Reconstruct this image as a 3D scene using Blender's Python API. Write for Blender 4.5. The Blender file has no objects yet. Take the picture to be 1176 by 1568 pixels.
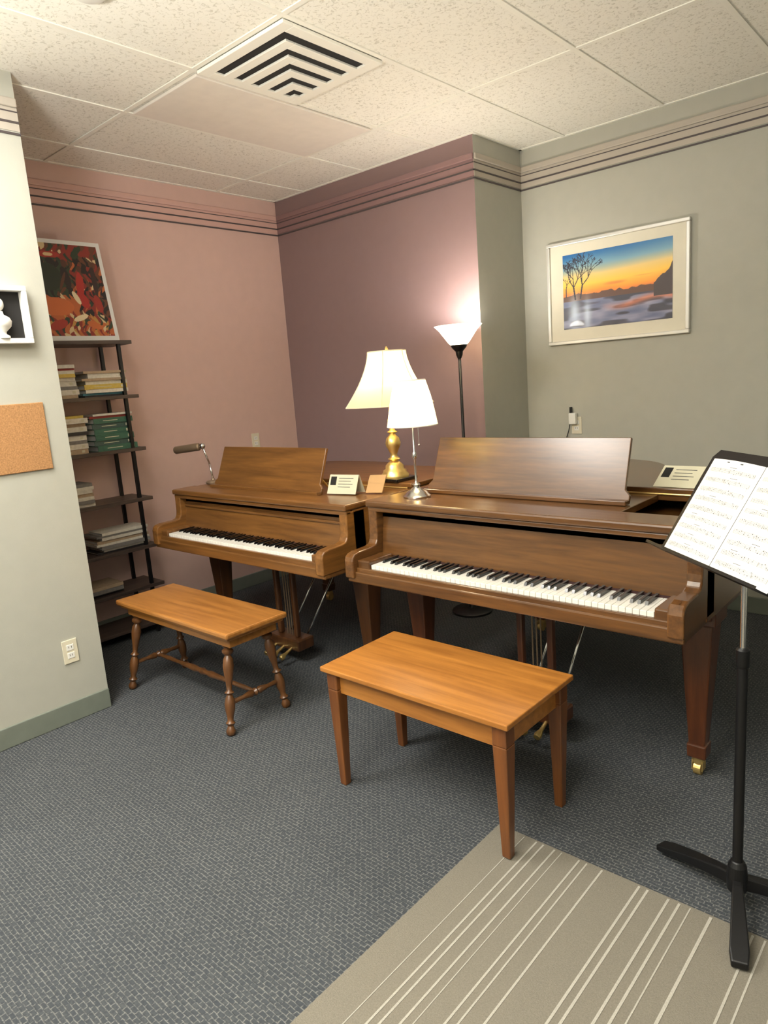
import bpy, random
import numpy as np
from math import *
from mathutils import Vector, Matrix
random.seed(4); rng=np.random.default_rng(7)
SC=bpy.context.scene
SC.view_settings.view_transform='Standard'
SC.view_settings.look='None'
SC.view_settings.exposure=0.0

# ------------------------------------------------------------ materials
def lin(c):
    r=[]
    for v in c[:3]:
        v/=255.0
        r.append(v/12.92 if v<=.04045 else ((v+.055)/1.055)**2.4)
    return (*r,1.0)
def nm(name):
    m=bpy.data.materials.new(name);m.use_nodes=True
    nt=m.node_tree;b=nt.nodes['Principled BSDF'];return m,nt,b
def coords(nt,scale):
    tc=nt.nodes.new('ShaderNodeTexCoord');mp=nt.nodes.new('ShaderNodeMapping')
    mp.inputs['Scale'].default_value=scale
    nt.links.new(tc.outputs['Object'],mp.inputs['Vector']);return mp.outputs[0]
def plain(name,c,rough=.5,metal=0,coat=0,var=.06,scale=14,bump=0,bscale=200,spec=None):
    m,nt,b=nm(name)
    v=coords(nt,(1,1,1))
    n=nt.nodes.new('ShaderNodeTexNoise');n.inputs['Scale'].default_value=scale;n.inputs['Detail'].default_value=4
    nt.links.new(v,n.inputs['Vector'])
    r=nt.nodes.new('ShaderNodeValToRGB');L=lin(c)
    r.color_ramp.elements[0].position=.3;r.color_ramp.elements[1].position=.7
    r.color_ramp.elements[0].color=tuple(x*(1-var) for x in L[:3])+(1,)
    r.color_ramp.elements[1].color=tuple(min(1,x*(1+var)) for x in L[:3])+(1,)
    nt.links.new(n.outputs['Fac'],r.inputs[0]);nt.links.new(r.outputs[0],b.inputs['Base Color'])
    b.inputs['Roughness'].default_value=rough;b.inputs['Metallic'].default_value=metal
    b.inputs['Coat Weight'].default_value=coat
    if spec is not None:b.inputs['Specular IOR Level'].default_value=spec
    if bump:
        n2=nt.nodes.new('ShaderNodeTexNoise');n2.inputs['Scale'].default_value=bscale;n2.inputs['Detail'].default_value=3
        nt.links.new(v,n2.inputs['Vector'])
        bp=nt.nodes.new('ShaderNodeBump');bp.inputs['Strength'].default_value=bump;bp.inputs['Distance'].default_value=.003
        nt.links.new(n2.outputs['Fac'],bp.inputs['Height']);nt.links.new(bp.outputs[0],b.inputs['Normal'])
    return m
def wood(name,c1,c2,grain='x',rough=.35,coat=.3,freq=1.0):
    m,nt,b=nm(name)
    s={'x':(1.2,16,16),'y':(16,1.2,16),'z':(16,16,1.2)}[grain]
    v=coords(nt,tuple(q*freq for q in s))
    n=nt.nodes.new('ShaderNodeTexNoise');n.inputs['Scale'].default_value=2.2;n.inputs['Detail'].default_value=7;n.inputs['Roughness'].default_value=.6
    n.inputs['Distortion'].default_value=.25
    nt.links.new(v,n.inputs['Vector'])
    r=nt.nodes.new('ShaderNodeValToRGB')
    r.color_ramp.elements[0].position=.32;r.color_ramp.elements[1].position=.68
    r.color_ramp.elements[0].color=lin(c1);r.color_ramp.elements[1].color=lin(c2)
    nt.links.new(n.outputs['Fac'],r.inputs[0]);nt.links.new(r.outputs[0],b.inputs['Base Color'])
    b.inputs['Roughness'].default_value=rough;b.inputs['Coat Weight'].default_value=coat;b.inputs['Coat Roughness'].default_value=.2
    return m
def carpet():
    m,nt,b=nm('carpet_charcoal');N=nt.nodes;L=nt.links
    v=coords(nt,(1,1,1))
    wn=N.new('ShaderNodeTexNoise');wn.inputs['Scale'].default_value=40;L.new(v,wn.inputs['Vector'])
    sc=N.new('ShaderNodeVectorMath');sc.operation='SCALE';sc.inputs[3].default_value=.006;L.new(wn.outputs['Color'],sc.inputs[0])
    ad=N.new('ShaderNodeVectorMath');L.new(v,ad.inputs[0]);L.new(sc.outputs[0],ad.inputs[1])
    br=N.new('ShaderNodeTexBrick');br.inputs['Scale'].default_value=1
    br.inputs['Brick Width'].default_value=.024;br.inputs['Row Height'].default_value=.013;br.inputs['Mortar Size'].default_value=.0024;br.inputs['Mortar Smooth'].default_value=1.0
    br.inputs['Color1'].default_value=lin((70,74,79));br.inputs['Color2'].default_value=lin((80,83,86));br.inputs['Mortar'].default_value=lin((128,129,127))
    L.new(ad.outputs[0],br.inputs['Vector'])
    n=N.new('ShaderNodeTexNoise');n.inputs['Scale'].default_value=110;n.inputs['Detail'].default_value=2;L.new(v,n.inputs['Vector'])
    n3=N.new('ShaderNodeTexNoise');n3.inputs['Scale'].default_value=2.5;n3.inputs['Detail'].default_value=4;L.new(v,n3.inputs['Vector'])
    mx=N.new('ShaderNodeMix');mx.data_type='RGBA';mx.inputs[7].default_value=lin((66,70,75))
    rm=N.new('ShaderNodeMapRange');rm.inputs[1].default_value=.42;rm.inputs[2].default_value=.62;rm.inputs[4].default_value=.85;L.new(n.outputs['Fac'],rm.inputs[0])
    L.new(rm.outputs[0],mx.inputs[0]);L.new(br.outputs['Color'],mx.inputs[6])
    m2=N.new('ShaderNodeMix');m2.data_type='RGBA';m2.blend_type='MULTIPLY';m2.inputs[0].default_value=.25
    L.new(mx.outputs[2],m2.inputs[6]);L.new(n3.outputs['Fac'],m2.inputs[7])
    L.new(m2.outputs[2],b.inputs['Base Color']);b.inputs['Roughness'].default_value=.95;b.inputs['Specular IOR Level'].default_value=.1
    bp=N.new('ShaderNodeBump');bp.inputs['Strength'].default_value=.5;bp.inputs['Distance'].default_value=.003
    L.new(br.outputs['Fac'],bp.inputs['Height']);L.new(bp.outputs[0],b.inputs['Normal'])
    return m
def tilemat():
    m,nt,b=nm('acoustic_tile');N=nt.nodes;L=nt.links
    v=coords(nt,(1,1,1))
    vo=N.new('ShaderNodeTexNoise');vo.inputs['Scale'].default_value=65;vo.inputs['Detail'].default_value=5;vo.inputs['Distortion'].default_value=1.0;L.new(v,vo.inputs['Vector'])
    r=N.new('ShaderNodeValToRGB');r.color_ramp.elements[0].position=.34;r.color_ramp.elements[1].position=.46
    r.color_ramp.elements[0].color=lin((210,206,193));r.color_ramp.elements[1].color=lin((242,239,229))
    L.new(vo.outputs['Fac'],r.inputs[0]);L.new(r.outputs[0],b.inputs['Base Color'])
    b.inputs['Roughness'].default_value=.95
    bp=N.new('ShaderNodeBump');bp.inputs['Strength'].default_value=.4;bp.inputs['Distance'].default_value=.004
    L.new(r.outputs[0],bp.inputs['Height']);L.new(bp.outputs[0],b.inputs['Normal'])
    return m
def shademat(name,c,em,tr=.6):
    m=bpy.data.materials.new(name);m.use_nodes=True;nt=m.node_tree;N=nt.nodes;L=nt.links;N.clear()
    o=N.new('ShaderNodeOutputMaterial');d=N.new('ShaderNodeBsdfDiffuse');t=N.new('ShaderNodeBsdfTranslucent');mx=N.new('ShaderNodeMixShader')
    e=N.new('ShaderNodeEmission');a=N.new('ShaderNodeAddShader')
    tc=N.new('ShaderNodeTexCoord');no=N.new('ShaderNodeTexNoise');no.inputs['Scale'].default_value=180;L.new(tc.outputs['Object'],no.inputs['Vector'])
    r=N.new('ShaderNodeValToRGB');l=lin(c);r.color_ramp.elements[0].color=tuple(x*.93 for x in l[:3])+(1,);r.color_ramp.elements[1].color=l
    L.new(no.outputs['Fac'],r.inputs[0])
    for q in (d,t,e): L.new(r.outputs[0],q.inputs[0])
    mx.inputs[0].default_value=tr;e.inputs[1].default_value=em
    L.new(d.outputs[0],mx.inputs[1]);L.new(t.outputs[0],mx.inputs[2]);L.new(mx.outputs[0],a.inputs[0]);L.new(e.outputs[0],a.inputs[1]);L.new(a.outputs[0],o.inputs[0])
    return m
def attrmat(name,rough=.5,coat=0):
    m,nt,b=nm(name);a=nt.nodes.new('ShaderNodeVertexColor');a.layer_name='col'
    nt.links.new(a.outputs[0],b.inputs['Base Color']);b.inputs['Roughness'].default_value=rough;b.inputs['Coat Weight'].default_value=coat;return m

M=dict(
 pink=plain('paint_pink',(208,176,166),.6,var=.02,bump=.12,bscale=350),
 mauve=plain('wall_mauve',(140,116,116),.6,var=.02,bump=.12,bscale=350),  # back wall tone, set darker than the left wall
 grey=plain('paint_grey',(174,173,162),.6,var=.02,bump=.12,bscale=350),
 pinktrim=plain('trim_pink',(206,168,158),.5,var=.02),
 mauvetrim=plain('trim_mauve',(142,112,112),.5,var=.02),
 greytrim=plain('trim_greige',(180,171,159),.5,var=.02),
 dark=plain('trim_dark_line',(78,70,70),.5),
 base=plain('baseboard_vinyl',(116,122,112),.5),
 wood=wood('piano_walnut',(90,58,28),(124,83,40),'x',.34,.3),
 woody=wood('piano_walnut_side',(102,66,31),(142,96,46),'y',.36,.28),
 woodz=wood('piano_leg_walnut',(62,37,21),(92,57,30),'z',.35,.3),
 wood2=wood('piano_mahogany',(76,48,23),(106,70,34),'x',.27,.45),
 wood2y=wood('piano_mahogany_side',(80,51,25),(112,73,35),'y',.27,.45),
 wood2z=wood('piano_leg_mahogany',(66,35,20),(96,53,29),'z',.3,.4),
 bench=wood('bench_oak',(148,94,40),(184,123,56),'x',.28,.35),
 benchz=wood('bench_leg',(94,54,26),(124,75,36),'z',.35,.3),
 bench2=wood('bench_maple',(140,90,41),(174,118,58),'x',.32,.3),
 bench2z=wood('bench_turned',(76,48,25),(108,69,36),'z',.35,.3),
 ivory=plain('ivory',(232,230,222),.25,coat=.3,var=.02),
 ebony=plain('ebony',(14,13,13),.25,coat=.4),
 felt=plain('dark_felt',(50,24,22),.9),
 brass=plain('brass',(238,206,132),.32,.85,var=.05),
 chrome=plain('chrome',(215,215,215),.15,1,var=.02),
 black=plain('black_metal',(22,22,24),.4,.3),
 bronze=plain('bronze',(140,120,98),.4,.6),
 white=plain('white_paint',(232,230,223),.5,var=.02),
 plastic=plain('almond_plastic',(218,210,187),.4,var=.02),
 paper=plain('paper',(220,219,217),.7,var=.02),
 ink=plain('ink',(64,64,68),.8),
 cork=plain('cork',(168,124,80),.9,var=.25,scale=160),
 matboard=plain('mat_board',(226,220,202),.8,var=.02),
 silver=plain('silver_frame',(212,210,204),.35,.35,var=.03),
 deep=plain('recess_dark',(30,28,27),.9),
 rug=plain('rug_taupe',(124,119,108),.95,var=.12,scale=260,bump=.6,bscale=500,spec=.1),
 rugs=plain('rug_stripe',(172,168,158),.95,var=.12,scale=260,bump=.6,bscale=500,spec=.1),
 panel=plain('return_panel',(230,222,212),.6,var=.03),
 tbar=plain('tbar_white',(244,241,230),.45,var=.01),
 shelf=wood('shelf_dark',(58,46,42),(86,72,64),'y',.5,.1),
 carpet=carpet(),tile=tilemat(),
 shA=shademat('lampshade_silk',(255,230,168),.42),shB=shademat('lampshade_pleated',(255,238,186),.62),
 shT=shademat('torchiere_glass',(255,246,225),2.0),
)

# ------------------------------------------------------------ mesh helpers
def link(o,parent=None):
    SC.collection.objects.link(o)
    if parent is not None:
        o.parent=parent;o.matrix_parent_inverse=Matrix.Translation(-Vector(parent.location))
    return o
def root(name,loc):
    e=bpy.data.objects.new(name,None);e.location=loc;e.empty_display_size=.1;SC.collection.objects.link(e);return e
def mesh(name,V,F,mat,parent=None,smooth=False,bevel=0,seg=2):
    me=bpy.data.meshes.new(name);me.from_pydata([tuple(v) for v in V],[],F);me.update()
    mats=mat if isinstance(mat,list) else [mat]
    for q in mats: me.materials.append(q)
    if smooth:
        for p in me.polygons:p.use_smooth=True
    o=bpy.data.objects.new(name,me);link(o,parent)
    if bevel:
        b=o.modifiers.new('bevel','BEVEL');b.width=bevel;b.segments=seg;b.limit_method='ANGLE';b.angle_limit=radians(40)
    return o
class Acc:
    def __init__(s): s.V=[];s.F=[]
    def add(s,V,F):
        n=len(s.V);s.V+=[tuple(v) for v in V];s.F+=[tuple(i+n for i in f) for f in F];return s
    def box(s,x0,x1,y0,y1,z0,z1):
        V=[(x0,y0,z0),(x1,y0,z0),(x1,y1,z0),(x0,y1,z0),(x0,y0,z1),(x1,y0,z1),(x1,y1,z1),(x0,y1,z1)]
        return s.add(V,[(3,2,1,0),(4,5,6,7),(0,1,5,4),(1,2,6,5),(2,3,7,6),(3,0,4,7)])
    def obox(s,o,a,b,c):
        o,a,b,c=map(Vector,(o,a,b,c))
        V=[o,o+a,o+a+b,o+b,o+c,o+a+c,o+a+b+c,o+b+c]
        return s.add(V,[(3,2,1,0),(4,5,6,7),(0,1,5,4),(1,2,6,5),(2,3,7,6),(3,0,4,7)])
    def taper(s,c0,h0,c1,h1):
        V=[(c0[0]+sx*h0,c0[1]+sy*h0,c0[2]) for sx,sy in((-1,-1),(1,-1),(1,1),(-1,1))]+[(c1[0]+sx*h1,c1[1]+sy*h1,c1[2]) for sx,sy in((-1,-1),(1,-1),(1,1),(-1,1))]
        return s.add(V,[(3,2,1,0),(4,5,6,7),(0,1,5,4),(1,2,6,5),(2,3,7,6),(3,0,4,7)])
    def prism(s,pts,z0,z1):
        n=len(pts);V=[(x,y,z0) for x,y in pts]+[(x,y,z1) for x,y in pts]
        F=[tuple(range(n))[::-1],tuple(range(n,2*n))]+[(i,(i+1)%n,(i+1)%n+n,i+n) for i in range(n)]
        return s.add(V,F)
    def prismx(s,pts,x0,x1): # pts (y,z)
        n=len(pts);V=[(x0,y,z) for y,z in pts]+[(x1,y,z) for y,z in pts]
        F=[tuple(range(n))[::-1],tuple(range(n,2*n))]+[(i,(i+1)%n,(i+1)%n+n,i+n) for i in range(n)]
        return s.add(V,F)
    def lathe(s,prof,base,top=None,seg=32,mod=None,cap=True):
        base=Vector(base)
        if top is None: ax=Vector((0,0,1))
        else: ax=Vector(top)-base
        u=ax.normalized();e1=u.cross(Vector((0,1,0)) if abs(u.y)<.9 else Vector((1,0,0))).normalized();e2=u.cross(e1)
        V=[];F=[];n=len(prof)
        for r,t in prof:
            for k in range(seg):
                a=2*pi*k/seg;q=r*(mod(a,t) if mod else 1)
                V.append(base+ax*t+e1*cos(a)*q+e2*sin(a)*q)
        for j in range(n-1):
            for k in range(seg):
                k2=(k+1)%seg;F.append((j*seg+k,j*seg+k2,(j+1)*seg+k2,(j+1)*seg+k))
        if cap:
            F.append(tuple(range(seg))[::-1]);F.append(tuple((n-1)*seg+k for k in range(seg)))
        return s.add(V,F)
    def tube(s,p0,p1,r,r2=None,seg=16):
        return s.lathe([(r,0),(r2 if r2 else r,1)],p0,p1,seg)
    def path(s,pts,r,seg=10):
        for a,b in zip(pts[:-1],pts[1:]): s.tube(a,b,r,seg=seg)
        return s
    def ball(s,c,r,sz=1,seg=20):
        prof=[(max(1e-4,r*sin(pi*i/12)),-r*sz*cos(pi*i/12)) for i in range(13)]
        return s.lathe(prof,c,None,seg)
    def out(s,name,mat,parent=None,smooth=False,bevel=0,seg=2):
        return mesh(name,s.V,s.F,mat,parent,smooth,bevel,seg)
def smooth_auto(o,ang=35):
    me=o.data
    for p in me.polygons:p.use_smooth=True
    try: me.set_sharp_from_angle(angle=radians(ang))
    except Exception: pass
    return o
def box(name,x0,x1,y0,y1,z0,z1,mat,parent=None,bevel=0): return Acc().box(x0,x1,y0,y1,z0,z1).out(name,mat,parent,bevel=bevel)
def painted(name,o,U,Vv,nx,ny,fn,parent,mat):
    o,U,Vv=map(Vector,(o,U,Vv))
    V=[];S=[]
    for j in range(ny+1):
        for i in range(nx+1):
            V.append(o+U*(i/nx)+Vv*(j/ny));S.append((i/nx,j/ny))
    F=[(j*(nx+1)+i,j*(nx+1)+i+1,(j+1)*(nx+1)+i+1,(j+1)*(nx+1)+i) for j in range(ny) for i in range(nx)]
    ob=mesh(name,V,F,mat,parent)
    S=np.array(S);C=fn(S[:,0],S[:,1])/255.
    C=np.where(C<=.04045,C/12.92,((np.clip(C,0,1)+.055)/1.055)**2.4)
    ca=ob.data.color_attributes.new('col','FLOAT_COLOR','POINT')
    ca.data.foreach_set('color',np.hstack([C,np.ones((len(C),1))]).astype(np.float32).ravel())
    return ob

# ------------------------------------------------------------ room shell
H=2.94;X1=1.849;Y1=.551;X0=1.064;Ye=-2.346
XR=6.2;YB=-6.2
box('floor',-.1,XR+.1,YB-.1,.7,-.1,0,M['carpet'])
box('ceiling',-.1,XR+.1,YB-.1,.7,H,H+.1,M['tile'])
box('wall_left',-.1,0,YB,0,0,H,M['pink'])
wb=box('wall_back',-.1,X1,0,.7,0,H,[M['mauve'],M['grey']])
for p in wb.data.polygons:
    if p.normal.x>.9: p.material_index=1
box('wall_back_right',X1,XR,Y1,.7,0,H,M['grey'])
box('wall_partition',.92,X0,YB,Ye,0,H,M['grey'])
box('wall_right',XR,XR+.1,YB,.7,0,H,M['grey'])
box('wall_rear',0,XR,YB-.1,YB,0,H,M['grey'])
tn=[0]
def trim(seg,bead):
    x0,y0,x1,y1,nx,ny=seg;tn[0]+=1
    r=root('trim_%d'%tn[0],(x0,y0,2.7))
    def run(nm_,z0,z1,d,m,bv=0):
        xs=sorted((x0,x1+nx*d) if nx else (x0,x1));ys=sorted((y0,y1+ny*d) if ny else (y0,y1))
        box(nm_,xs[0],xs[1],ys[0],ys[1],z0,z1,m,r,bv)
    run('bead',2.795,2.832,.014,bead,.006)
    run('band',2.70,2.795,.003,bead)
    run('line_top',2.776,2.781,.005,M['dark'])
    run('line_mid',2.731,2.740,.006,M['dark'])
    run('line_low',2.684,2.693,.006,M['dark'])
trim((0,YB,0,0,1,0),M['pinktrim'])
trim((0,0,X1,0,0,-1),M['mauvetrim'])
trim((X1,0,X1,Y1,1,0),M['greytrim'])
trim((X1,Y1,XR,Y1,0,-1),M['greytrim'])
trim((X0,YB,X0,Ye,1,0),M['greytrim'])
box('baseboard_partition',X0,X0+.012,YB,Ye,0,.10,M['base'],bevel=.004)
box('baseboard_left',0,.012,YB,0,0,.10,M['base'],bevel=.004)
box('baseboard_back',.012,X1+.012,-.012,0,0,.10,M['base'],bevel=.004)
box('baseboard_back_right',X1+.012,XR,Y1-.012,Y1,0,.10,M['base'],bevel=.004)
# ceiling grid
g=.6096;gx=.3423;gy=-1.7612
tb=Acc();w=.0125
x=gx
while x-g>0:x-=g
while x<XR:
    y1=0 if x<X1 else Y1
    tb.box(x-w,x+w,YB,y1,H-.0055,H-.0005)
    x+=g
y=gy-2*g*3
while y<Y1:
    tb.box(0,XR,y-w,y+w,H-.005,H-.0005)
    y+=2*g
tb.box(gx+2*g,gx+3*g,gy+g-w,gy+g+w,H-.005,H-.0005)
tb.box(0,.02,YB,0,H-.0052,H-.0005);tb.box(0,X1,-.02,0,H-.0052,H-.0005);tb.box(X1,XR,Y1-.02,Y1,H-.0052,H-.0005);tb.box(X1,X1+.02,-.02,Y1,H-.0052,H-.0005)
tb.out('ceiling_grid',M['tbar'])
r=root('ceiling_access_panel',(gx+1.5*g,gy+g,H))
box('plate',gx+g+.03,gx+2*g-.02,gy+.03,gy+2*g-.03,H-.016,H-.002,M['panel'],r,.004)
# vent
r=root('ceiling_vent',(gx+2.5*g,gy+.5*g,H))
vx0,vx1,vy0,vy1=gx+2*g+.012,gx+3*g-.012,gy+.012,gy+g-.012
a=Acc();m_=.055
a.box(vx0,vx1,vy0,vy0+m_,H-.022,H-.008);a.box(vx0,vx1,vy1-m_,vy1,H-.022,H-.008);a.box(vx0,vx0+m_,vy0+m_,vy1-m_,H-.022,H-.008);a.box(vx1-m_,vx1,vy0+m_,vy1-m_,H-.022,H-.008)
ix0,ix1,iy0,iy1=vx0+m_,vx1-m_,vy0+m_,vy1-m_
pitch=.098
for k in range(5):
    o_=.050+k*pitch;bw=.050
    xa=ix1-o_;ya=iy0+o_
    if xa-bw<ix0 or ya+bw>iy1: bw=min(xa-ix0,iy1-ya)
    if bw<.005: continue
    a.box(ix0,xa,ya,ya+bw,H-.024,H-.014)
    if iy1>ya+bw+.001: a.box(xa-bw,xa,ya+bw,iy1,H-.024,H-.014)
a.out('louvres',M['tbar'],r,bevel=.002)
box('slot_shade_plate',ix0-.01,ix1+.01,iy0-.01,iy1+.01,H-.0135,H-.0075,M['deep'],r)  # flat dark plate; shade between the louvres put into its colour
r=root('smoke_detector',(1.89,-2.40,H))
smooth_auto(Acc().lathe([(.045,-.040),(.055,-.035),(.062,-.02),(.070,-.012),(.070,-.001)],(1.89,-2.40,H),seg=32).out('housing',M['white'],r))

# ------------------------------------------------------------ grand piano
def bez(p0,p1,p2,p3,n):
    out=[]
    for i in range(1,n+1):
        t=i/n;u=1-t
        out.append(tuple(u**3*a+3*u*u*t*b+3*u*t*t*c+t**3*d for a,b,c,d in zip(p0,p1,p2,p3)))
    return out
def piano(name,x0,x1,yf,L,top,bed,kx0,kx1,mx,my,mz,desk,flap_back,lid_hinge,open_right,legoff,rail):
    W=x1-x0;r=root(name,((x0+x1)/2,yf+L/2,0))
    def outline(off,ys):
        P=[(-off,ys),(W+off,ys),(W+off,.80)]
        P+=bez((W+off,.80),(W+off,1.08),(W*.66+off,1.0),(W*.60+off,L-.26),14)
        P+=bez((W*.60+off,L-.26),(W*.56+off,L-.08),(W*.46,L+off),(W*.30,L+off),10)
        P+=bez((W*.30,L+off),(W*.15,L+off),(-off,L+off),(-off,L-.12),8)
        return [(x0+a,yf+b) for a,b in P]
    O=outline(0,.22)
    rimtop=top-.03
    I=outline(-.045,.22)
    V=[(x,y,bed+.01) for x,y in O]+[(x,y,rimtop) for x,y in O]+[(x,y,rimtop) for x,y in I]+[(x,y,bed+.01) for x,y in I]
    n=len(O);F=[]
    for i in range(n):
        j=(i+1)%n
        F+=[(i,j,n+j,n+i),(n+i,n+j,2*n+j,2*n+i),(2*n+i,2*n+j,3*n+j,3*n+i)]
    mesh('rim',V,F,my,r,bevel=.004)
    Acc().prism(I,bed+.02,rimtop-.05).out('soundboard_case',mx,r)
    box('keybed',x0+.003,x1-.003,yf+.012,yf+.5,bed,bed+.05,mx,r,.006)
    box('key_slip',x0+.05,x1-.05,yf+.022,yf+.042,bed+.045,.722,mx,r,.004)
    t=.052
    prof=[(0,bed+.02),(0,.752),(.006,.77),(.02,.782),(.05,.788),(.135,.790),(.160,.797),(.170,.815),(.174,.84),(.176,rimtop-.005),(.30,rimtop-.005),(.30,bed+.02)]
    prof=[(yf+a,b) for a,b in prof]
    Acc().prismx(prof,x0,x0+t).out('arm_left',my,r,bevel=.006)
    Acc().prismx(prof,x1-t,x1).out('arm_right',my,r,bevel=.006)
    a=Acc();a.box(x0+t,kx0-.003,yf+.03,yf+.19,bed+.05,.755);a.box(kx1+.003,x1-t,yf+.03,yf+.19,bed+.05,.755);a.out('key_blocks',mx,r,bevel=.006)
    fy=yf+.195
    pr=[(fy,.742),(fy+.03,top-.045),(fy+.055,top-.045),(fy+.055,.70),(fy,.70)]
    Acc().prismx(pr,x0+t,x1-t).out('fallboard',mx,r,bevel=.003)
    box('felt_strip',kx0,kx1,fy-.006,fy+.001,.735,.746,M['felt'],r)
    if rail: box('fallboard_rail',x0+t,x1-t,fy+.010,fy+.03,.865,.879,mx,r,.004)
    box('front_rail',x0-.006,x1+.006,yf+.165,yf+.33,top-.03,top,mx,r,.008)
    box('front_moulding',x0,x1,yf+.175,yf+.21,top-.052,top-.03,mx,r,.006)
    hy=lid_hinge
    xr=x1 if not open_right else x1-.34
    box('music_shelf',x0+.003,xr,yf+.33,hy,top-.032,top-.004,mx,r,.003)
    if open_right:
        box('shelf_runner',xr,x1-.05,yf+.42,yf+.50,top-.075,top-.045,mx,r,.003)
        box('side_cap',x1-.05,x1+.002,yf+.33,hy,top-.03,top-.004,my,r,.003)
    LO=[(max(x0-.012,min(x1+.012,a)),b) for a,b in outline(.012,hy-yf)]
    Acc().prism(LO,top-.028,top-.002).out('lid',mx,r,bevel=.004)
    fb=flap_back
    box('lid_flap',x0-.01,x1+.006,hy-.004,fb,top+.000,top+.024,mx,r,.005)
    Acc().tube((x0+.02,hy-.006,top),(x1-.02,hy-.006,top),.004,seg=8).out('lid_hinge',M['brass'],r)
    kw=(kx1-kx0)/52;a=Acc()
    ky0=yf+.040;ky1=fy+.002
    for i in range(52):
        xa=kx0+i*kw+.0006;xb=kx0+(i+1)*kw-.0006
        a.box(xa,xb,ky0,ky1,.70,.738)
    a.out('white_keys',M['ivory'],r,bevel=.0012,seg=1)
    a=Acc()
    names='ABCDEFG'
    for i in range(51):
        nmk=names[i%7]
        if nmk in 'ACDFG':
            c=kx0+(i+1)*kw
            off={'A':.0015,'C':-.0015,'D':.0015,'F':-.002,'G':0}[nmk];c+=off
            V=[(c-.0058,ky0+.052,.737),(c+.0058,ky0+.052,.737),(c+.0058,ky1,.737),(c-.0058,ky1,.737),(c-.0048,ky0+.060,.750),(c+.0048,ky0+.060,.750),(c+.0048,ky1,.750),(c-.0048,ky1,.750)]
            a.add(V,[(4,5,6,7),(0,1,5,4),(1,2,6,5),(2,3,7,6),(3,0,4,7)])
    a.out('black_keys',M['ebony'],r)
    a=Acc();b=Acc()
    lo,lyo=legoff
    for lx,ly in ((x0+.10,yf+lyo),(x1-lo,yf+lyo),(x0+.18,yf+L-.30)):
        a.box(lx-.07,lx+.07,ly-.07,ly+.07,bed-.05,bed+.015)
        a.taper((lx,ly,.075),.026,(lx,ly,bed-.05),.056)
        a.taper((lx,ly,.075),.033,(lx,ly,.13),.035)
        b.lathe([(.024,.05),(.024,.078)],(lx,ly,0),seg=16)
        b.tube((lx-.013,ly,.026),(lx+.013,ly,.026),.026,seg=20)
        b.box(lx-.02,lx-.016,ly-.018,ly+.018,.02,.06);b.box(lx+.016,lx+.02,ly-.018,ly+.018,.02,.06)
    a.box(x0+.01,x0+.06,yf+.30,yf+.80,bed-.02,bed+.02);a.box(x1-.06,x1-.01,yf+.30,yf+.80,bed-.02,bed+.02)
    a.out('legs',mz,r,bevel=.006);b.out('casters',M['brass'],r,bevel=.001)
    cx=(x0+x1)/2+.02;ly=yf+.34
    a=Acc();a.box(cx-.12,cx+.12,ly-.03,ly+.05,bed-.03,bed+.01)
    a.box(cx-.085,cx-.055,ly-.012,ly+.02,.14,bed-.03);a.box(cx+.055,cx+.085,ly-.012,ly+.02,.14,bed-.03)
    a.box(cx-.13,cx+.13,ly-.05,ly+.07,.075,.14)
    a.out('pedal_lyre',mz,r,bevel=.008)
    a=Acc()
    for k in(-1,0,1):
        a.lathe([(.002,0),(.008,.1),(.009,.6),(.017,.85),(.014,1)],(cx+k*.065,ly-.04,.09),(cx+k*.065,ly-.13,.055),16)
    smooth_auto(a.out('pedals',M['brass'],r))
    a=Acc()
    for k in(-1,0,1): a.tube((cx+k*.02,ly+.01,.14),(cx+k*.02,ly+.01,bed-.03),.0035,seg=8)
    a.out('pedal_rods',M['bronze'],r)
    a=Acc()
    for k in(-1,1): a.tube((cx+k*.07,ly+.06,.11),(cx+k*.07,ly+.52,bed+.015),.007,seg=10)
    a.out('lyre_brace_rods',M['chrome'],r,smooth=True)
    dx0,dx1,dyb,dzb,dyt,dzt=desk
    n_=Vector((0,dzt-dzb,-(dyt-dyb))).normalized()*.016
    pts=[(dx0-.02,0),(dx1+.02,0),(dx1+.02,.12),(dx1,.20),(dx1-.004,1),(dx0+.004,1),(dx0,.20),(dx0-.02,.12)]
    V=[]
    for sgn in(0,1):
        for px,t_ in pts: V.append((px,dyb+(dyt-dyb)*t_+n_.y*sgn,dzb+(dzt-dzb)*t_+n_.z*sgn))
    n=len(pts);F=[tuple(range(n)),tuple(range(n,2*n))[::-1]]+[(i,i+n,(i+1)%n+n,(i+1)%n) for i in range(n)]
    mesh('music_desk',V,F,mx,r,bevel=.003)
    box('desk_ledge',dx0-.02,dx1+.02,dyb-.03,dyb+.012,dzb-.006,dzb+.012,mx,r,.003)
    a=Acc()
    for xx in (dx0+.12,dx1-.12): a.tube((xx,dyb+(dyt-dyb)*.6+.01,dzb+(dzt-dzb)*.6),(xx,dyt+.10,dzb-.002),.006,seg=8)
    a.out('desk_props',M['brass'],r)
    return r
piano('grand_piano',2.22,3.68,-1.73,1.70,.995,.655,2.345,3.575,M['wood2'],M['wood2y'],M['wood2z'],(2.37,3.30,-1.27,.999,-1.18,1.24),-.50,-1.02,True,(.075,.40),False)
piano('grand_piano',.65,2.11,-1.76,1.50,.970,.650,.765,2.0,M['wood'],M['woody'],M['woodz'],(.84,1.74,-1.41,.973,-1.32,1.20),-.52,-1.10,False,(.10,.38),True)

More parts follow.
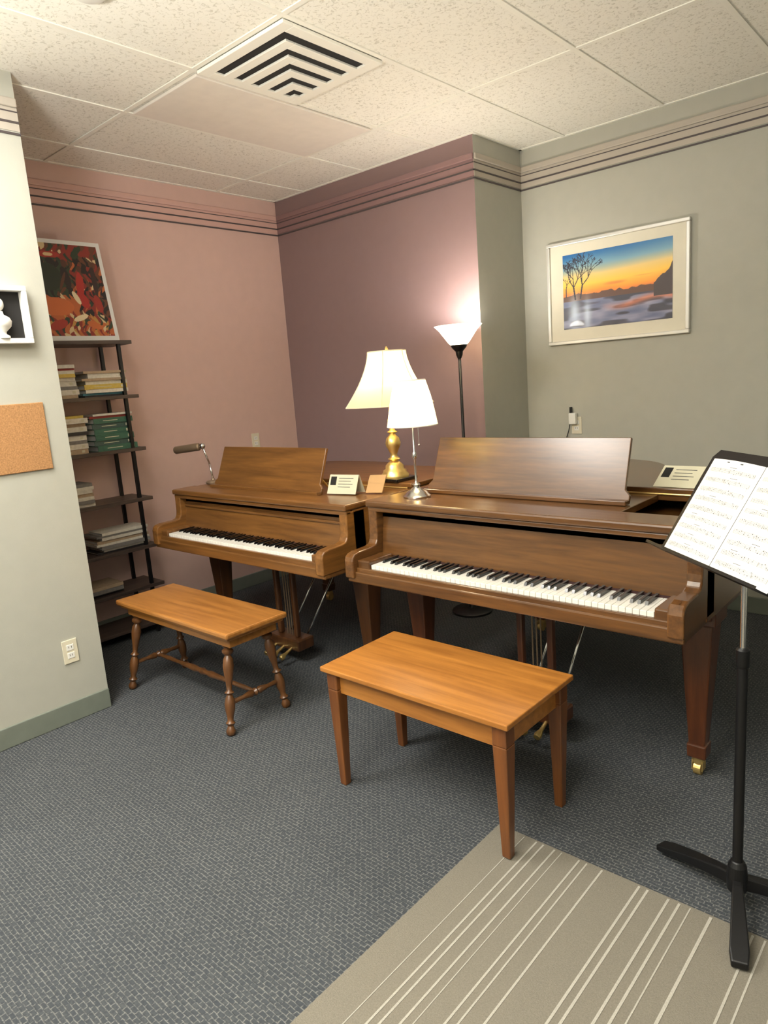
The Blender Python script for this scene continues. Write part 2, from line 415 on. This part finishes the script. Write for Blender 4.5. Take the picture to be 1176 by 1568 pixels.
# ------------------------------------------------------------ benches
r=root('piano_bench',(2.915,-1.965,0))
box('seat',2.51,3.325,-2.185,-1.755,.470,.490,M['bench'],r,.004)
a=Acc();a.box(2.545,3.29,-2.150,-2.132,.385,.470);a.box(2.545,3.29,-1.808,-1.790,.385,.470);a.box(2.545,2.563,-2.14,-1.80,.385,.470);a.box(3.272,3.29,-2.14,-1.80,.385,.470)
a.out('apron',M['bench'],r,bevel=.002)
a=Acc()
for lx in(2.552,3.283):
    for ly in(-2.143,-1.797):
        zb=.0095 if (lx>3 and ly<-2) else 0
        a.taper((lx,ly,zb),.015,(lx,ly,.40),.026);a.taper((lx,ly,.40),.026,(lx,ly,.470),.026)
a.out('legs',M['benchz'],r,bevel=.004)

r=root('turned_leg_bench',(1.41,-2.0,0))
box('seat',.925,1.905,-2.175,-1.825,.462,.490,M['bench2'],r,.008)
box('seat_moulding',.94,1.89,-2.16,-1.84,.447,.462,M['bench2'],r,.006)
box('apron',.965,1.865,-2.135,-1.865,.405,.447,M['bench2'],r,.004)
prof=[(.012,0),(.020,.015),(.022,.05),(.016,.08),(.013,.10),(.022,.13),(.013,.155),(.016,.20),(.023,.27),(.024,.33),(.020,.38),(.013,.42),(.022,.445),(.012,.47),(.014,.53),(.021,.64),(.025,.72),(.022,.79),(.013,.83),(.026,.86),(.026,.885),(.014,.905),(.024,.925),(.024,1)]
a=Acc();feet={}
for sx in(-1,1):
    for sy in(-1,1):
        f=(1.412+sx*.44,-2.01+sy*.165,0);t=(1.412+sx*.395,-2.0+sy*.105,.43);feet[sx,sy]=(Vector(f),Vector(t));a.lathe(prof,f,t,20)
def spin(p,q): a.lathe([(.008,0),(.012,.1),(.010,.25),(.018,.42),(.011,.46),(.019,.5),(.011,.54),(.018,.58),(.010,.75),(.012,.9),(.008,1)],p,q,16)
mid={}
for sx in(-1,1):
    p=feet[sx,-1][0].lerp(feet[sx,-1][1],.33);q=feet[sx,1][0].lerp(feet[sx,1][1],.33);spin(p,q);mid[sx]=(p+q)/2
spin(mid[-1],mid[1])
smooth_auto(a.out('turned_legs_and_stretchers',M['bench2z'],r),50)

# ------------------------------------------------------------ rug
r=root('striped_rug',(4.2,-3.4,0))
box('pile',3.17,5.2,-5.0,-2.02,.0005,.007,M['rug'],r,.002)
a=Acc()
for xx,ww in [(3.275,.003),(3.32,.006),(3.345,.006),(3.385,.006),(3.41,.003),(3.47,.006),(3.495,.005),(3.545,.006),(3.66,.007),(3.685,.007),(3.745,.007),(3.775,.007),(3.805,.004),(3.86,.008),(3.965,.006),(3.995,.005),(4.06,.007),(4.10,.005),(4.2,.005),(4.3,.007),(4.36,.004),(4.5,.007),(4.6,.004),(4.7,.007),(4.85,.005),(5.0,.007)]:
    a.box(xx-ww/2,xx+ww/2,-4.99,-2.03,.0068,.0082)
a.out('stripes',M['rugs'],r)

# ------------------------------------------------------------ music stand
px,py=3.90,-1.94
r=root('music_stand',(px,py,0))
B=Vector((3.62,-1.76,.97));U=Vector((.755,-.656,0));Vv=Vector((.348,.400,.848)).normalized();N=U.cross(Vv).normalized()
a=Acc()
a.tube((px,py,.07),(px,py,.72),.0135,seg=20);a.lathe([(.0135,0),(.017,.1),(.017,.9),(.012,1)],(px,py,.72),(px,py,.775),20)
smooth_auto(a.out('lower_tube',M['black'],r))
smooth_auto(Acc().tube((px,py,.77),(px,py,.985),.008,seg=16).out('upper_tube',M['chrome'],r))
a=Acc();a.lathe([(.016,0),(.026,.15),(.028,.5),(.024,.85),(.016,1)],(px,py,.045),(px,py,.15),24)
for ex,ey in((3.65,-1.835),(3.97,-2.17),(4.17,-1.83)):
    d=Vector((ex-px,ey-py,0));s=Vector((-d.y,d.x,0)).normalized();n=7
    Vs=[];Fs=[]
    for i in range(n+1):
        t=i/n;c=Vector((px,py,0))+d*(.04+.96*t);zt=.105-.072*t**1.3 ;th=.042-.022*t;wd=.012+.014*t if t<.9 else .020
        for sg,zz in((-1,zt-th),(1,zt-th),(1,zt),(-1,zt)):
            Vs.append((c.x+s.x*wd*sg,c.y+s.y*wd*sg,max(.0085,zz)))
    for i in range(n):
        for k in range(4):
            k2=(k+1)%4;Fs.append((i*4+k,i*4+k2,(i+1)*4+k2,(i+1)*4+k))
    Fs.append((3,2,1,0));Fs.append((n*4,n*4+1,n*4+2,n*4+3));a.add(Vs,Fs)
a.out('tripod_base',M['black'],r,bevel=.004)
def P(u,v,n=0): return B+U*u+Vv*v+N*n
pts=[(0.0,0.0),(.50,0.0),(.50,.31),(.48,.335),(.02,.335),(0,.31)]
V=[P(u,v,0) for u,v in pts]+[P(u,v,-.003) for u,v in pts];n=len(pts)
mesh('desk_plate',V,[tuple(range(n)),tuple(range(n,2*n))[::-1]]+[(i,i+n,(i+1)%n+n,(i+1)%n) for i in range(n)],M['black'],r)
a=Acc();a.obox(P(0,-.003,-.003),U*.50,N*.055,Vv*.003);a.obox(P(0,-.003,.052),U*.50,N*.002,Vv*.008)
a.out('desk_lip',M['black'],r)
a=Acc();a.obox(P(.19,.06,-.02),U*.12,Vv*.12,N*.017);a.tube((px,py,.975),tuple(P(.25,.10,-.018)),.012,seg=14)
a.out('tilt_bracket',M['black'],r)
r=root('sheet_music',tuple(P(.25,.0,.01)))
for k,(u0,u1) in enumerate([(.018,.245),(.247,.482)]):
    nn=10;V=[];F=[]
    for i in range(nn+1):
        t=i/nn;bow=.010*sin(pi*t)+.003
        for v in(.002,.305): V.append(P(u0+(u1-u0)*t,v,bow))
    for i in range(nn):F.append((2*i,2*i+2,2*i+3,2*i+1))
    mesh('page_%d'%(k+1),V,F,M['paper'],r,smooth=True)
    a=Acc()
    def q(t,v,du,dv,sk=0):
        def pp(uu_,vv_):
            tt=(uu_-u0)/(u1-u0);return P(uu_,vv_,.010*sin(pi*max(0,min(1,tt)))+.0036)
        uu0=u0+(u1-u0)*t
        a.add([pp(uu0,v),pp(uu0+du,v+sk),pp(uu0+du,v+dv+sk),pp(uu0,v+dv)],[(0,1,2,3)])
    for st in range(9):
        vb=.022+st*.0305
        for l in range(5):
            for i in range(8): q(.07+i*.108,vb+l*.0026,(u1-u0)*.108,.00035)
        for b_ in range(5): q(.07+b_*.214,vb,.0006,.0105)
        for nn_ in range(24):
            t=.11+.82*nn_/24+random.uniform(-.006,.006);vv=vb+random.uniform(-.002,.011)
            if random.random()<.8:
                q(t,vv,.0022,.0017,.0003);q(t+.010 if random.random()<.5 else t,vv,.0004,random.choice((.007,-.007)))
        if random.random()<.7: q(.2+random.random()*.4,vb+.0165,.03,.0010)
    if k==0: q(.35,.296,.07,.003)
    a.out('notation_%d'%(k+1),M['ink'],r)

# ------------------------------------------------------------ lamps
def light(name,loc,e,col,rad,parent):
    l=bpy.data.lights.new(name,'POINT');l.energy=e;l.color=col;l.shadow_soft_size=rad
    o=bpy.data.objects.new(name,l);o.location=loc;link(o,parent);return o
lx,ly=1.85,-.25
r=root('torchiere_floor_lamp',(lx,ly,0))
smooth_auto(Acc().lathe([(.13,0),(.13,.012),(.12,.02),(.03,.03),(.018,.05),(.011,.06)],(lx,ly,0),seg=40).out('base',M['black'],r))
Acc().tube((lx,ly,.05),(lx,ly,1.66),.0095,seg=16).out('pole',M['black'],r,smooth=True)
smooth_auto(Acc().lathe([(.012,1.62),(.02,1.64),(.022,1.66),(.045,1.685),(.05,1.70),(.02,1.705)],(lx,ly,0),seg=30).out('cup',M['black'],r))
smooth_auto(Acc().lathe([(.048,1.698),(.065,1.715),(.09,1.75),(.115,1.785),(.145,1.815),(.142,1.816),(.112,1.788),(.087,1.753),(.06,1.72),(.04,1.706)],(lx,ly,0),seg=48,cap=False).out('glass_bowl',M['shT'],r),60)
light('torchiere_bulb',(lx,ly,1.80),23,(1,.96,.90),.06,r)
ax,ay,az=1.945,-1.03,.9945
r=root('brass_table_lamp',(ax,ay,az))
a=Acc();a.box(ax-.085,ax+.085,ay-.085,ay+.085,az,az+.018);a.out('plinth',M['ebony'],r,bevel=.004)
prof=[(.075,.018),(.076,.03),(.064,.045),(.062,.055),(.050,.062),(.048,.08),(.034,.095),(.020,.105),(.034,.115),(.020,.125),(.018,.14),(.026,.16),(.038,.185),(.041,.20),(.034,.225),(.020,.24),(.015,.25),(.029,.258),(.015,.266),(.014,.30),(.021,.32),(.012,.34),(.010,.40)]
smooth_auto(Acc().lathe(prof,(ax,ay,az),seg=36).out('brass_body',M['brass'],r),60)
a=Acc();a.path([(ax+.0,ay,az+.39),(ax+.05,ay,az+.42),(ax+.07,ay,az+.50),(ax+.05,ay,az+.62),(ax,ay,az+.665)],.002,8);a.path([(ax+.0,ay,az+.39),(ax-.05,ay,az+.42),(ax-.07,ay,az+.50),(ax-.05,ay,az+.62),(ax,ay,az+.665)],.002,8)
a.lathe([(.004,.66),(.009,.672),(.009,.688),(.003,.70)],(ax,ay,az),seg=14);a.out('harp_and_finial',M['brass'],r)
def bell(h0,h1,r0,r1,flare):
    pr=[]
    for i in range(19):
        t=i/18;rr_=r1+(r0-r1)*((1-t)**flare);pr.append((rr_,h0+(h1-h0)*t))
    return pr
def lob(a_,t):
    k=abs(((a_*6/(2*pi))%1)-.5)*2
    return .92+.08*k**1.5
pr=bell(.400,.675,.242,.104,1.6)
o=Acc().lathe(pr,(ax,ay,az),seg=96,mod=lob,cap=False).out('bell_shade',M['shA'],r,smooth=True)
a=Acc()
e1=Vector((0,0,1)).cross(Vector((0,1,0))).normalized();e2=Vector((0,0,1)).cross(e1)
for k in range(6):
    an=2*pi*k/6
    a.path([Vector((ax,ay,az+h))+ (e1*cos(an)+e2*sin(an))*(rr_*1.003) for rr_,h in pr],.0028,6)
for (rr_,h) in (pr[0],pr[-1]):
    ps=[Vector((ax,ay,az+h))+(e1*cos(2*pi*i/48)+e2*sin(2*pi*i/48))*(rr_*lob(2*pi*i/48,0)) for i in range(49)]
    a.path(ps,.003,6)
a.out('shade_piping',M['plastic'],r)
smooth_auto(Acc().ball((ax,ay,az+.50),.03).out('bulb',M['shT'],r),60)
light('brass_lamp_bulb',(ax,ay,az+.55),9,(1,.84,.60),.04,r)
sx,sy,sz=2.395,-1.405,.9955
r=root('silver_table_lamp',(sx,sy,sz))
smooth_auto(Acc().lathe([(.062,0),(.063,.006),(.052,.014),(.046,.024),(.030,.034),(.022,.040),(.014,.046),(.020,.056),(.008,.064),(.005,.075),(.005,.17),(.010,.176),(.0125,.188),(.010,.20),(.005,.206),(.004,.34)],(sx,sy,sz),seg=32).out('stem',M['chrome'],r),60)
pr=[(.112,.322),(.100,.39),(.088,.45),(.068,.52)]
o=Acc().lathe(pr,(sx,sy,sz),seg=240,mod=lambda a_,t:1+.014*cos(a_*48),cap=False).out('pleated_shade',M['shB'],r,smooth=True)
a=Acc()
for (rr_,h) in (pr[0],pr[-1]):
    a.path([Vector((sx+cos(2*pi*i/40)*rr_,sy+sin(2*pi*i/40)*rr_,sz+h)) for i in range(41)],.0028,6)
a.out('shade_trim',M['white'],r)
smooth_auto(Acc().ball((sx,sy,sz+.40),.022).out('bulb',M['shT'],r),60)
a=Acc();a.path([(sx+.03,sy,sz+.37),(sx+.031,sy,sz+.24)],.0012,6);a.ball((sx+.031,sy,sz+.235),.005);a.out('pull_chain',M['chrome'],r)
light('silver_lamp_bulb',(sx,sy,sz+.43),6,(1,.86,.64),.03,r)
r=root('piano_reading_lamp',(.70,-1.33,.971))
bx,by_=.70,-1.33;zt=.9705
smooth_auto(Acc().lathe([(.045,0),(.047,.008),(.040,.016),(.012,.022),(.008,.03)],(bx,by_,zt),seg=28).out('base',M['bronze'],r))
a=Acc();a.path([(bx,by_,zt+.02),(bx-.012,by_-.005,zt+.12),(bx-.03,by_-.03,zt+.235)],.0055,12);a.ball((bx-.03,by_-.03,zt+.235),.019);a.out('arm',M['chrome'],r,smooth=True)
smooth_auto(Acc().lathe([(.004,0),(.018,.02),(.024,.06),(.024,.95),(.020,.99),(.004,1)],(bx-.045,by_-.035,zt+.232),(bx-.215,by_-.110,zt+.215),24).out('bar_shade',M['bronze'],r))

# ------------------------------------------------------------ cards on pianos
M['matcard']=plain('card_cream',(198,193,168),.7,var=.02)
M['kraft']=plain('card_tan',(176,138,90),.7,var=.03)
def card(name,o,U_,V_):
    r=root(name,o);U_=Vector(U_);V_=Vector(V_);n=U_.cross(V_).normalized();o=Vector(o)
    Acc().obox(o,U_,V_,n*-.002).out('front_leaf',M['matcard'],r)
    Acc().obox(o+U_*.06+V_*.45,U_*.20,V_*.45,n*.0006).out('photo',M['deep'],r)
    a=Acc()
    for i in range(4): a.obox(o+U_*.34+V_*(.80-.15*i),U_*(.5-.07*(i%2)),V_*.025,n*.0006)
    a.out('print',M['ink'],r)
    W2=Vector((V_.x,-V_.y,V_.z));Acc().obox(o+Vector((0,2*V_.y+.004,0)),U_,W2,n*-.001).out('back_leaf',M['matcard'],r)
card('folded_card',(1.78,-1.385,.972),(.175,.03,0),(0,.035,.094))
card('folded_card',(3.31,-1.0,1.0205),(.165,-.01,0),(.03,.05,.080))
r=root('envelope',(2.02,-1.28,.97))
Acc().obox((1.975,-1.30,.9715),(.085,.03,0),(.0,.045,.085),(0,-.003,.001)).out('sleeve',M['kraft'],r,bevel=.001)
Acc().obox((1.975,-1.2785,1.0180),(.085,.03,0),(.0,.017,.033),(0,-.001,.0003)).out('flap',M['kraft'],r)

# ------------------------------------------------------------ landscape picture
r=root('framed_sunset_picture',(2.485,Y1,1.99))
fx0,fx1,fz0,fz1=2.035,2.945,1.665,2.31;fy=Y1-.028;fw=.022
a=Acc()
a.box(fx0,fx1,fy,Y1-.001,fz0,fz0+fw);a.box(fx0,fx1,fy,Y1-.001,fz1-fw,fz1);a.box(fx0,fx0+fw,fy,Y1-.001,fz0+fw,fz1-fw);a.box(fx1-fw,fx1,fy,Y1-.001,fz0+fw,fz1-fw)
a.out('frame',M['silver'],r,bevel=.004)
box('mat',fx0+fw,fx1-fw,Y1-.014,Y1-.002,fz0+fw,fz1-fw,M['matboard'],r)
segs=[];tr=random.Random(11)
def br(x,y,an,l,w_,d):
    x2=x+cos(an)*l;y2=y+sin(an)*l*1.3;segs.append((x,y,x2,y2,w_))
    if d<=0:return
    for k in range(3 if d>3 else 2): br(x2,y2,an+tr.uniform(-.7,.7),l*tr.uniform(.62,.86),w_*.6,d-1)
br(.12,.40,pi/2+.12,.12,.015,5);br(.17,.40,pi/2-.15,.13,.014,5);br(.03,.44,pi/2,.08,.008,3)
def vn(s,t,fx,fy_,seed):
    rs=np.random.default_rng(seed);G=rs.random((64,64))
    X=s*fx;Y=t*fy_;i=np.floor(X).astype(int)%63;j=np.floor(Y).astype(int)%63;a_=X-np.floor(X);b_=Y-np.floor(Y);a_=a_*a_*(3-2*a_);b_=b_*b_*(3-2*b_)
    return (G[j,i]*(1-a_)+G[j,i+1]*a_)*(1-b_)+(G[j+1,i]*(1-a_)+G[j+1,i+1]*a_)*b_
def sunset(s,t):
    ts=np.array([.42,.50,.60,.72,.84,1.02]);K=np.array([(240,120,50),(252,160,50),(255,204,76),(236,204,130),(125,165,185),(30,100,165)])
    q=t+.04*(vn(s,t,5,8,3)-.5)+.06*(.6-s)
    C=np.stack([np.interp(q,ts,K[:,k]) for k in range(3)],1).astype(float)
    cl=np.clip((vn(s,t,4,22,5)-.5)*3,0,1)*(t<.60);C=C*(1-.4*cl[:,None])+np.array((215,100,60))*.4*cl[:,None]
    G=np.array((80,88,124))[None]+np.array((84,76,66))[None]*(vn(s,t,6,14,11)*.7+vn(s,t,14,40,12)*.3)[:,None]
    dk=np.clip((vn(s,t,7,22,14)-.50)*5,0,1)[:,None]*.75;G=G*(1-dk)+np.array((40,38,50))*dk
    warm=(np.exp(-((t-.27-.04*np.sin(s*9))/.04)**2)*.7*np.clip((s-.35)*4,0,1))[:,None];G=G*(1-warm)+np.array((225,125,88))*warm
    g_=t<.43;C[g_]=G[g_]
    bank=(t>.37)&(t<.43+.05*vn(s,t,26,3,21))&(s>.0);C[bank]=np.array((96,64,50))
    rt=(s>.84)&(t>.30)&(t<.42+.22*(s-.84)/.16+.08*vn(s,t,34,3,8));C[rt]=(66,52,54)
    gl=np.exp(-((s-.11)/.055)**2-((t-.22)/.21)**2)+np.exp(-((s-.235)/.035)**2-((t-.17)/.20)**2)*.9  # pale reflection glare painted into the print colours
    gl=np.clip(gl,0,1)[:,None];C=C*(1-.85*gl)+np.array((214,230,248))*.85*gl
    for x1_,y1_,x2_,y2_,w_ in segs:
        dx=x2_-x1_;dy=(y2_-y1_)/1.5;px_=s-x1_;py_=(t-y1_)/1.5
        h=np.clip((px_*dx+py_*dy)/(dx*dx+dy*dy),0,1);dd=np.hypot(px_-h*dx,py_-h*dy);C[dd<max(w_*.5,.0020)]=(46,42,54)
    return np.clip(C,0,255)
painted('photo_print',(2.145,Y1-.0155,1.76),(.70,0,0),(0,0,.465),300,200,sunset,r,attrmat('print_ink',.4,.1))
gl=attrmat('poster_ink',.5)
# ------------------------------------------------------------ wall fittings
def outlet(name,c,nx,ny):
    r=root(name,c);c=Vector(c);n=Vector((nx,ny,0));t=Vector((-ny,nx,0))
    Acc().obox(c-t*.036-Vector((0,0,.058)),t*.072,Vector((0,0,.116)),n*.006).out('cover_plate',M['plastic'],r,bevel=.002)
    a=Acc()
    for dz in(-.02,.02): a.obox(c-t*.017+Vector((0,0,dz-.014))+n*.005,t*.034,Vector((0,0,.028)),n*.003)
    a.out('receptacles',M['white'],r,bevel=.001)
    a=Acc()
    for dz in(-.02,.02):
        for k in(-.0075,.0055): a.obox(c+t*k+Vector((0,0,dz-.003))+n*.008,t*.002,Vector((0,0,.010)),n*.0006)
    a.out('slots',M['deep'],r);return r
outlet('wall_outlet',(X0,-2.50,.35),1,0)
outlet('wall_outlet',(0,-.43,1.13),1,0)
outlet('wall_outlet',(2.215,Y1,1.13),0,-1)
r=root('plug_adapter',(2.20,Y1-.03,1.20))
box('body',2.175,2.225,Y1-.045,Y1-.0095,1.14,1.215,M['white'],r,.006)
box('clip',2.178,2.190,Y1-.035,Y1-.0105,1.215,1.255,M['black'],r,.003)
a=Acc();a.path([(2.18,Y1-.03,1.15),(2.165,Y1-.02,1.10),(2.145,Y1-.014,1.05),(2.14,Y1-.016,.85),(2.16,Y1-.016,.55)],.003,8);a.out('cord',M['black'],r)
r=root('cork_board',(X0,-2.66,1.39))
box('cork',X0,X0+.010,-2.88,-2.44,1.235,1.54,M['cork'],r,.003)
r=root('shadow_box_frame',(X0,-2.55,1.93))
y0,y1,z0,z1=-2.72,-2.447,1.800,2.045;d=.045;t=.022
a=Acc();a.box(X0,X0+d,y0,y1,z0,z0+t);a.box(X0,X0+d,y0,y1,z1-t,z1);a.box(X0,X0+d,y0,y0+t,z0+t,z1-t);a.box(X0,X0+d,y1-t,y1,z0+t,z1-t)
a.out('frame',M['white'],r,bevel=.003)
box('backing',X0+.001,X0+.006,y0+t,y1-t,z0+t,z1-t,M['deep'],r)
a=Acc();c=(X0+.028,-2.568,z0+t);k=1.25
a.lathe([(.022*k,0),(.022*k,.008*k),(.012*k,.014*k),(.012*k,.022*k),(.030*k,.040*k),(.034*k,.058*k),(.028*k,.070*k),(.012*k,.080*k),(.010*k,.092*k)],c,seg=20);a.ball((c[0],c[1],c[2]+.115*k),.017*k,1.3);a.ball((c[0]+.012*k,c[1]-.004,c[2]+.112*k),.005*k,1.2)
smooth_auto(a.out('bust_relief',M['white'],r),60)

# ------------------------------------------------------------ bookshelf
r=root('etagere_shelf',(.16,-1.86,0))
SZ=[1.88,1.55,1.22,.90,.59,.33,.08]
a=Acc()
for z in SZ: a.box(.02,.285,-2.20,-1.52,z-.022,z)
a.out('shelves',M['shelf'],r,bevel=.002)
a=Acc()
for yy in(-2.13,-1.60):
    for xx in(.035,.262): a.box(xx-.010,xx+.010,yy-.010,yy+.010,0,1.878)
a.out('posts',M['black'],r)
bmc={}
def bm(c):
    if c not in bmc:bmc[c]=plain('book_%d_%d_%d'%c,c,.6,var=.1,scale=60)
    return bmc[c]
def stack(name,y0,y1,z,items):
    r=root(name,(.15,(y0+y1)/2,z));zz=z+.0005
    cover={};pg=Acc();lb=Acc()
    for c,th,inset in items:
        ya=y0+random.uniform(0,.02)+inset;yb=y1-random.uniform(0,.02);xa=.06+random.uniform(0,.02);xb=.262+random.uniform(-.02,.01)
        A=cover.setdefault(c,Acc());e=min(.003,th*.2)
        A.box(xa,xb,ya,yb,zz,zz+e);A.box(xa,xb,ya,yb,zz+th-e,zz+th);A.box(xb-.003,xb,ya,yb,zz+e,zz+th-e)
        pg.box(xa+.003,xb-.003,ya+.004,yb-.004,zz+e,zz+th-e)
        if th>.024:
            lb.box(xb,xb+.0006,yb-.040,yb-.022,zz+th*.25,zz+th*.75)
            lb.box(xb,xb+.0006,ya+.06,yb-.10,zz+th*.44,zz+th*.56)
        zz+=th+.0003
    for i,(c,A) in enumerate(cover.items()): A.out('covers_%d'%i,bm(c),r)
    pg.out('page_blocks',M['paper'],r)
    if lb.V: lb.out('spine_labels',M['matcard'],r)
W_=(212,206,193);GR=(58,98,80);DG=(62,84,78);YE=(200,174,84);BL=(76,140,160);TN=(172,150,124);RD=(140,50,44);GY=(124,120,116);BK=(46,44,46)
stack('book_stack',-1.86,-1.565,1.55,[(BK,.010,0),(BL,.012,.0),(W_,.022,.0),(YE,.028,0),(W_,.022,.02),(TN,.014,0),(W_,.028,.04),(TN,.014,.0)])
stack('book_stack',-2.17,-1.88,1.55,[(TN,.02,0),(W_,.03,0),(GY,.02,0),(W_,.03,0),(W_,.02,0),(YE,.02,0),(W_,.02,0),(RD,.012,0),(W_,.02,0)])
stack('book_stack',-1.84,-1.56,1.22,[(GR,.034,0),(DG,.030,0),(GR,.036,0),(GR,.034,0),(DG,.032,0),(GR,.032,0),(RD,.014,.0),(W_,.012,0)])
stack('book_stack',-2.17,-1.86,1.22,[(TN,.03,0),(W_,.03,0),(GY,.02,0),(W_,.03,0),(BK,.02,0),(W_,.03,0),(TN,.02,0),(W_,.03,0),(YE,.015,0)])
stack('book_stack',-2.19,-1.88,.90,[(W_,.02,0),(GY,.02,0),(W_,.02,0),(TN,.02,0),(W_,.02,0),(W_,.02,0),(GY,.02,0)])
stack('book_stack',-1.92,-1.56,.59,[(BK,.012,0),(W_,.016,.03),(GY,.02,.02),(W_,.014,0),(TN,.020,0),(W_,.018,.02),(GY,.012,.0),(W_,.016,.03)])
stack('book_stack',-2.15,-1.78,.33,[(BK,.02,0),(GY,.02,0),(TN,.02,0)])
r=root('art_poster',(.22,-1.84,1.88))
o=Vector((.245,-2.09,1.8815));Uv=Vector((0,.515,0));Vp=Vector((-.05,-.025,.575))
nrm=Uv.cross(Vp).normalized()
if nrm.x<0:nrm=-nrm
Acc().obox(o,Uv,Vp,nrm*-.006).out('board',M['paper'],r)
cells=rng.random((620,2));kind=rng.random(620)
def poster(s,t):
    best=np.full(len(s),9.);idx=np.zeros(len(s),int)
    ss=s+.025*np.sin(t*30);tt=t+.025*np.sin(s*23)
    for i,(a_,b_) in enumerate(cells):
        d_=(ss-a_)**2*2.6+(tt-b_)**2
        m_=d_<best;best[m_]=d_[m_];idx[m_]=i
    C=np.zeros((len(s),3))
    pal=dict(k=(34,28,26),r=(132,42,32),o=(180,96,50),c=(204,180,138),g=(44,58,40),w=(98,56,36),y=(180,134,66))
    for i,(a_,b_) in enumerate(cells):
        k=kind[i]
        if a_<.58 and .42<b_<.84: q='g' if k<.5 else 'k' if k<.85 else 'w'
        elif a_<.6 and .2<b_<=.42: q='o' if k<.8 else 'y' if k<.92 else 'c'
        elif b_<.2: q='r' if k<.30 else 'o' if k<.5 else 'y' if k<.65 else 'c' if k<.75 else 'g'
        elif b_>.84: q='r' if k<.35 else 'w' if k<.6 else 'c' if k<.72 else 'g'
        else: q='k' if k<.34 else 'r' if k<.52 else 'w' if k<.80 else 'o' if k<.88 else 'c' if k<.92 else 'g'
        C[idx==i]=pal[q]
    def ell(cx_,cy_,a_,b_,col,rot=0):
        x_=(s-cx_)*cos(rot)+(t-cy_)*sin(rot);y_=-(s-cx_)*sin(rot)+(t-cy_)*cos(rot);C[(x_/a_)**2+(y_/b_)**2<1]=col
    ell(.30,.64,.17,.15,(36,44,32));ell(.36,.88,.15,.035,(160,48,38));ell(.36,.88,.06,.020,(214,184,138))
    ell(.53,.79,.035,.045,(82,46,32));ell(.52,.64,.05,.12,(40,28,26),.2);ell(.47,.60,.018,.11,(88,50,34),-.5)
    ell(.68,.56,.05,.15,(168,42,34),-.15);ell(.68,.40,.06,.10,(168,42,34),.5);ell(.71,.74,.030,.040,(82,46,30));ell(.76,.64,.016,.10,(88,50,34),.6)
    ell(.60,.42,.03,.08,(222,206,170),.5);ell(.32,.32,.22,.10,(196,104,54));ell(.88,.62,.035,.17,(52,34,30));ell(.88,.80,.028,.035,(88,54,36));ell(.87,.36,.05,.10,(150,44,34),.2)
    ell(.60,.20,.10,.03,(222,206,170),.3);ell(.30,.12,.12,.05,(160,50,38),.3);ell(.76,.12,.10,.04,(190,100,50),-.3)
    return C
painted('artwork',o+Uv*.045+Vp*.05+nrm*.0006,Uv*.91,Vp*.91,180,200,poster,r,gl)

# ------------------------------------------------------------ added fill lights, out of view
def area(name,loc,rot,sx_,sy_,e,col):
    l=bpy.data.lights.new(name,'AREA');l.shape='RECTANGLE';l.size=sx_;l.size_y=sy_;l.energy=e;l.color=col
    o=bpy.data.objects.new(name,l);o.location=loc;o.rotation_euler=rot;SC.collection.objects.link(o);return o
area('ceiling_fill',(1.75,-3.35,H-.03),(0,0,0),.6,1.2,66,(1,.97,.91))  # unseen fill light, added to brighten the left wall and alcove
area('ceiling_fill',(3.4,-4.9,H-.03),(0,0,0),1.2,1.2,66,(1,.97,.91))  # second unseen fill, added behind the camera
area('upward_fill',(3.2,-4.2,1.85),(pi,0,0),.5,.5,215,(1,.97,.90))  # unseen light aimed up, added to lift the ceiling and ambient level
w_=bpy.data.worlds.new('world');SC.world=w_;w_.use_nodes=True;w_.node_tree.nodes['Background'].inputs[0].default_value=(.9,.93,1,1);w_.node_tree.nodes['Background'].inputs[1].default_value=.15

# ------------------------------------------------------------ camera
cd=bpy.data.cameras.new('camera');cam=bpy.data.objects.new('camera',cd);SC.collection.objects.link(cam);SC.camera=cam
cd.sensor_fit='VERTICAL';cd.sensor_height=36;cd.lens=1061.5348/1568*36;cd.clip_start=.02
yaw,pi_,ro=radians(132.3107),radians(10.8417),radians(-4.2524)
d=Vector((cos(pi_)*cos(yaw),cos(pi_)*sin(yaw),-sin(pi_)));r0=Vector((sin(yaw),-cos(yaw),0));u0=r0.cross(d)
rr=cos(ro)*r0+sin(ro)*u0;uu=-sin(ro)*r0+cos(ro)*u0
m=Matrix((rr,uu,-d)).transposed().to_4x4();m.translation=Vector((4.3710,-3.8064,1.5303));cam.matrix_world=m
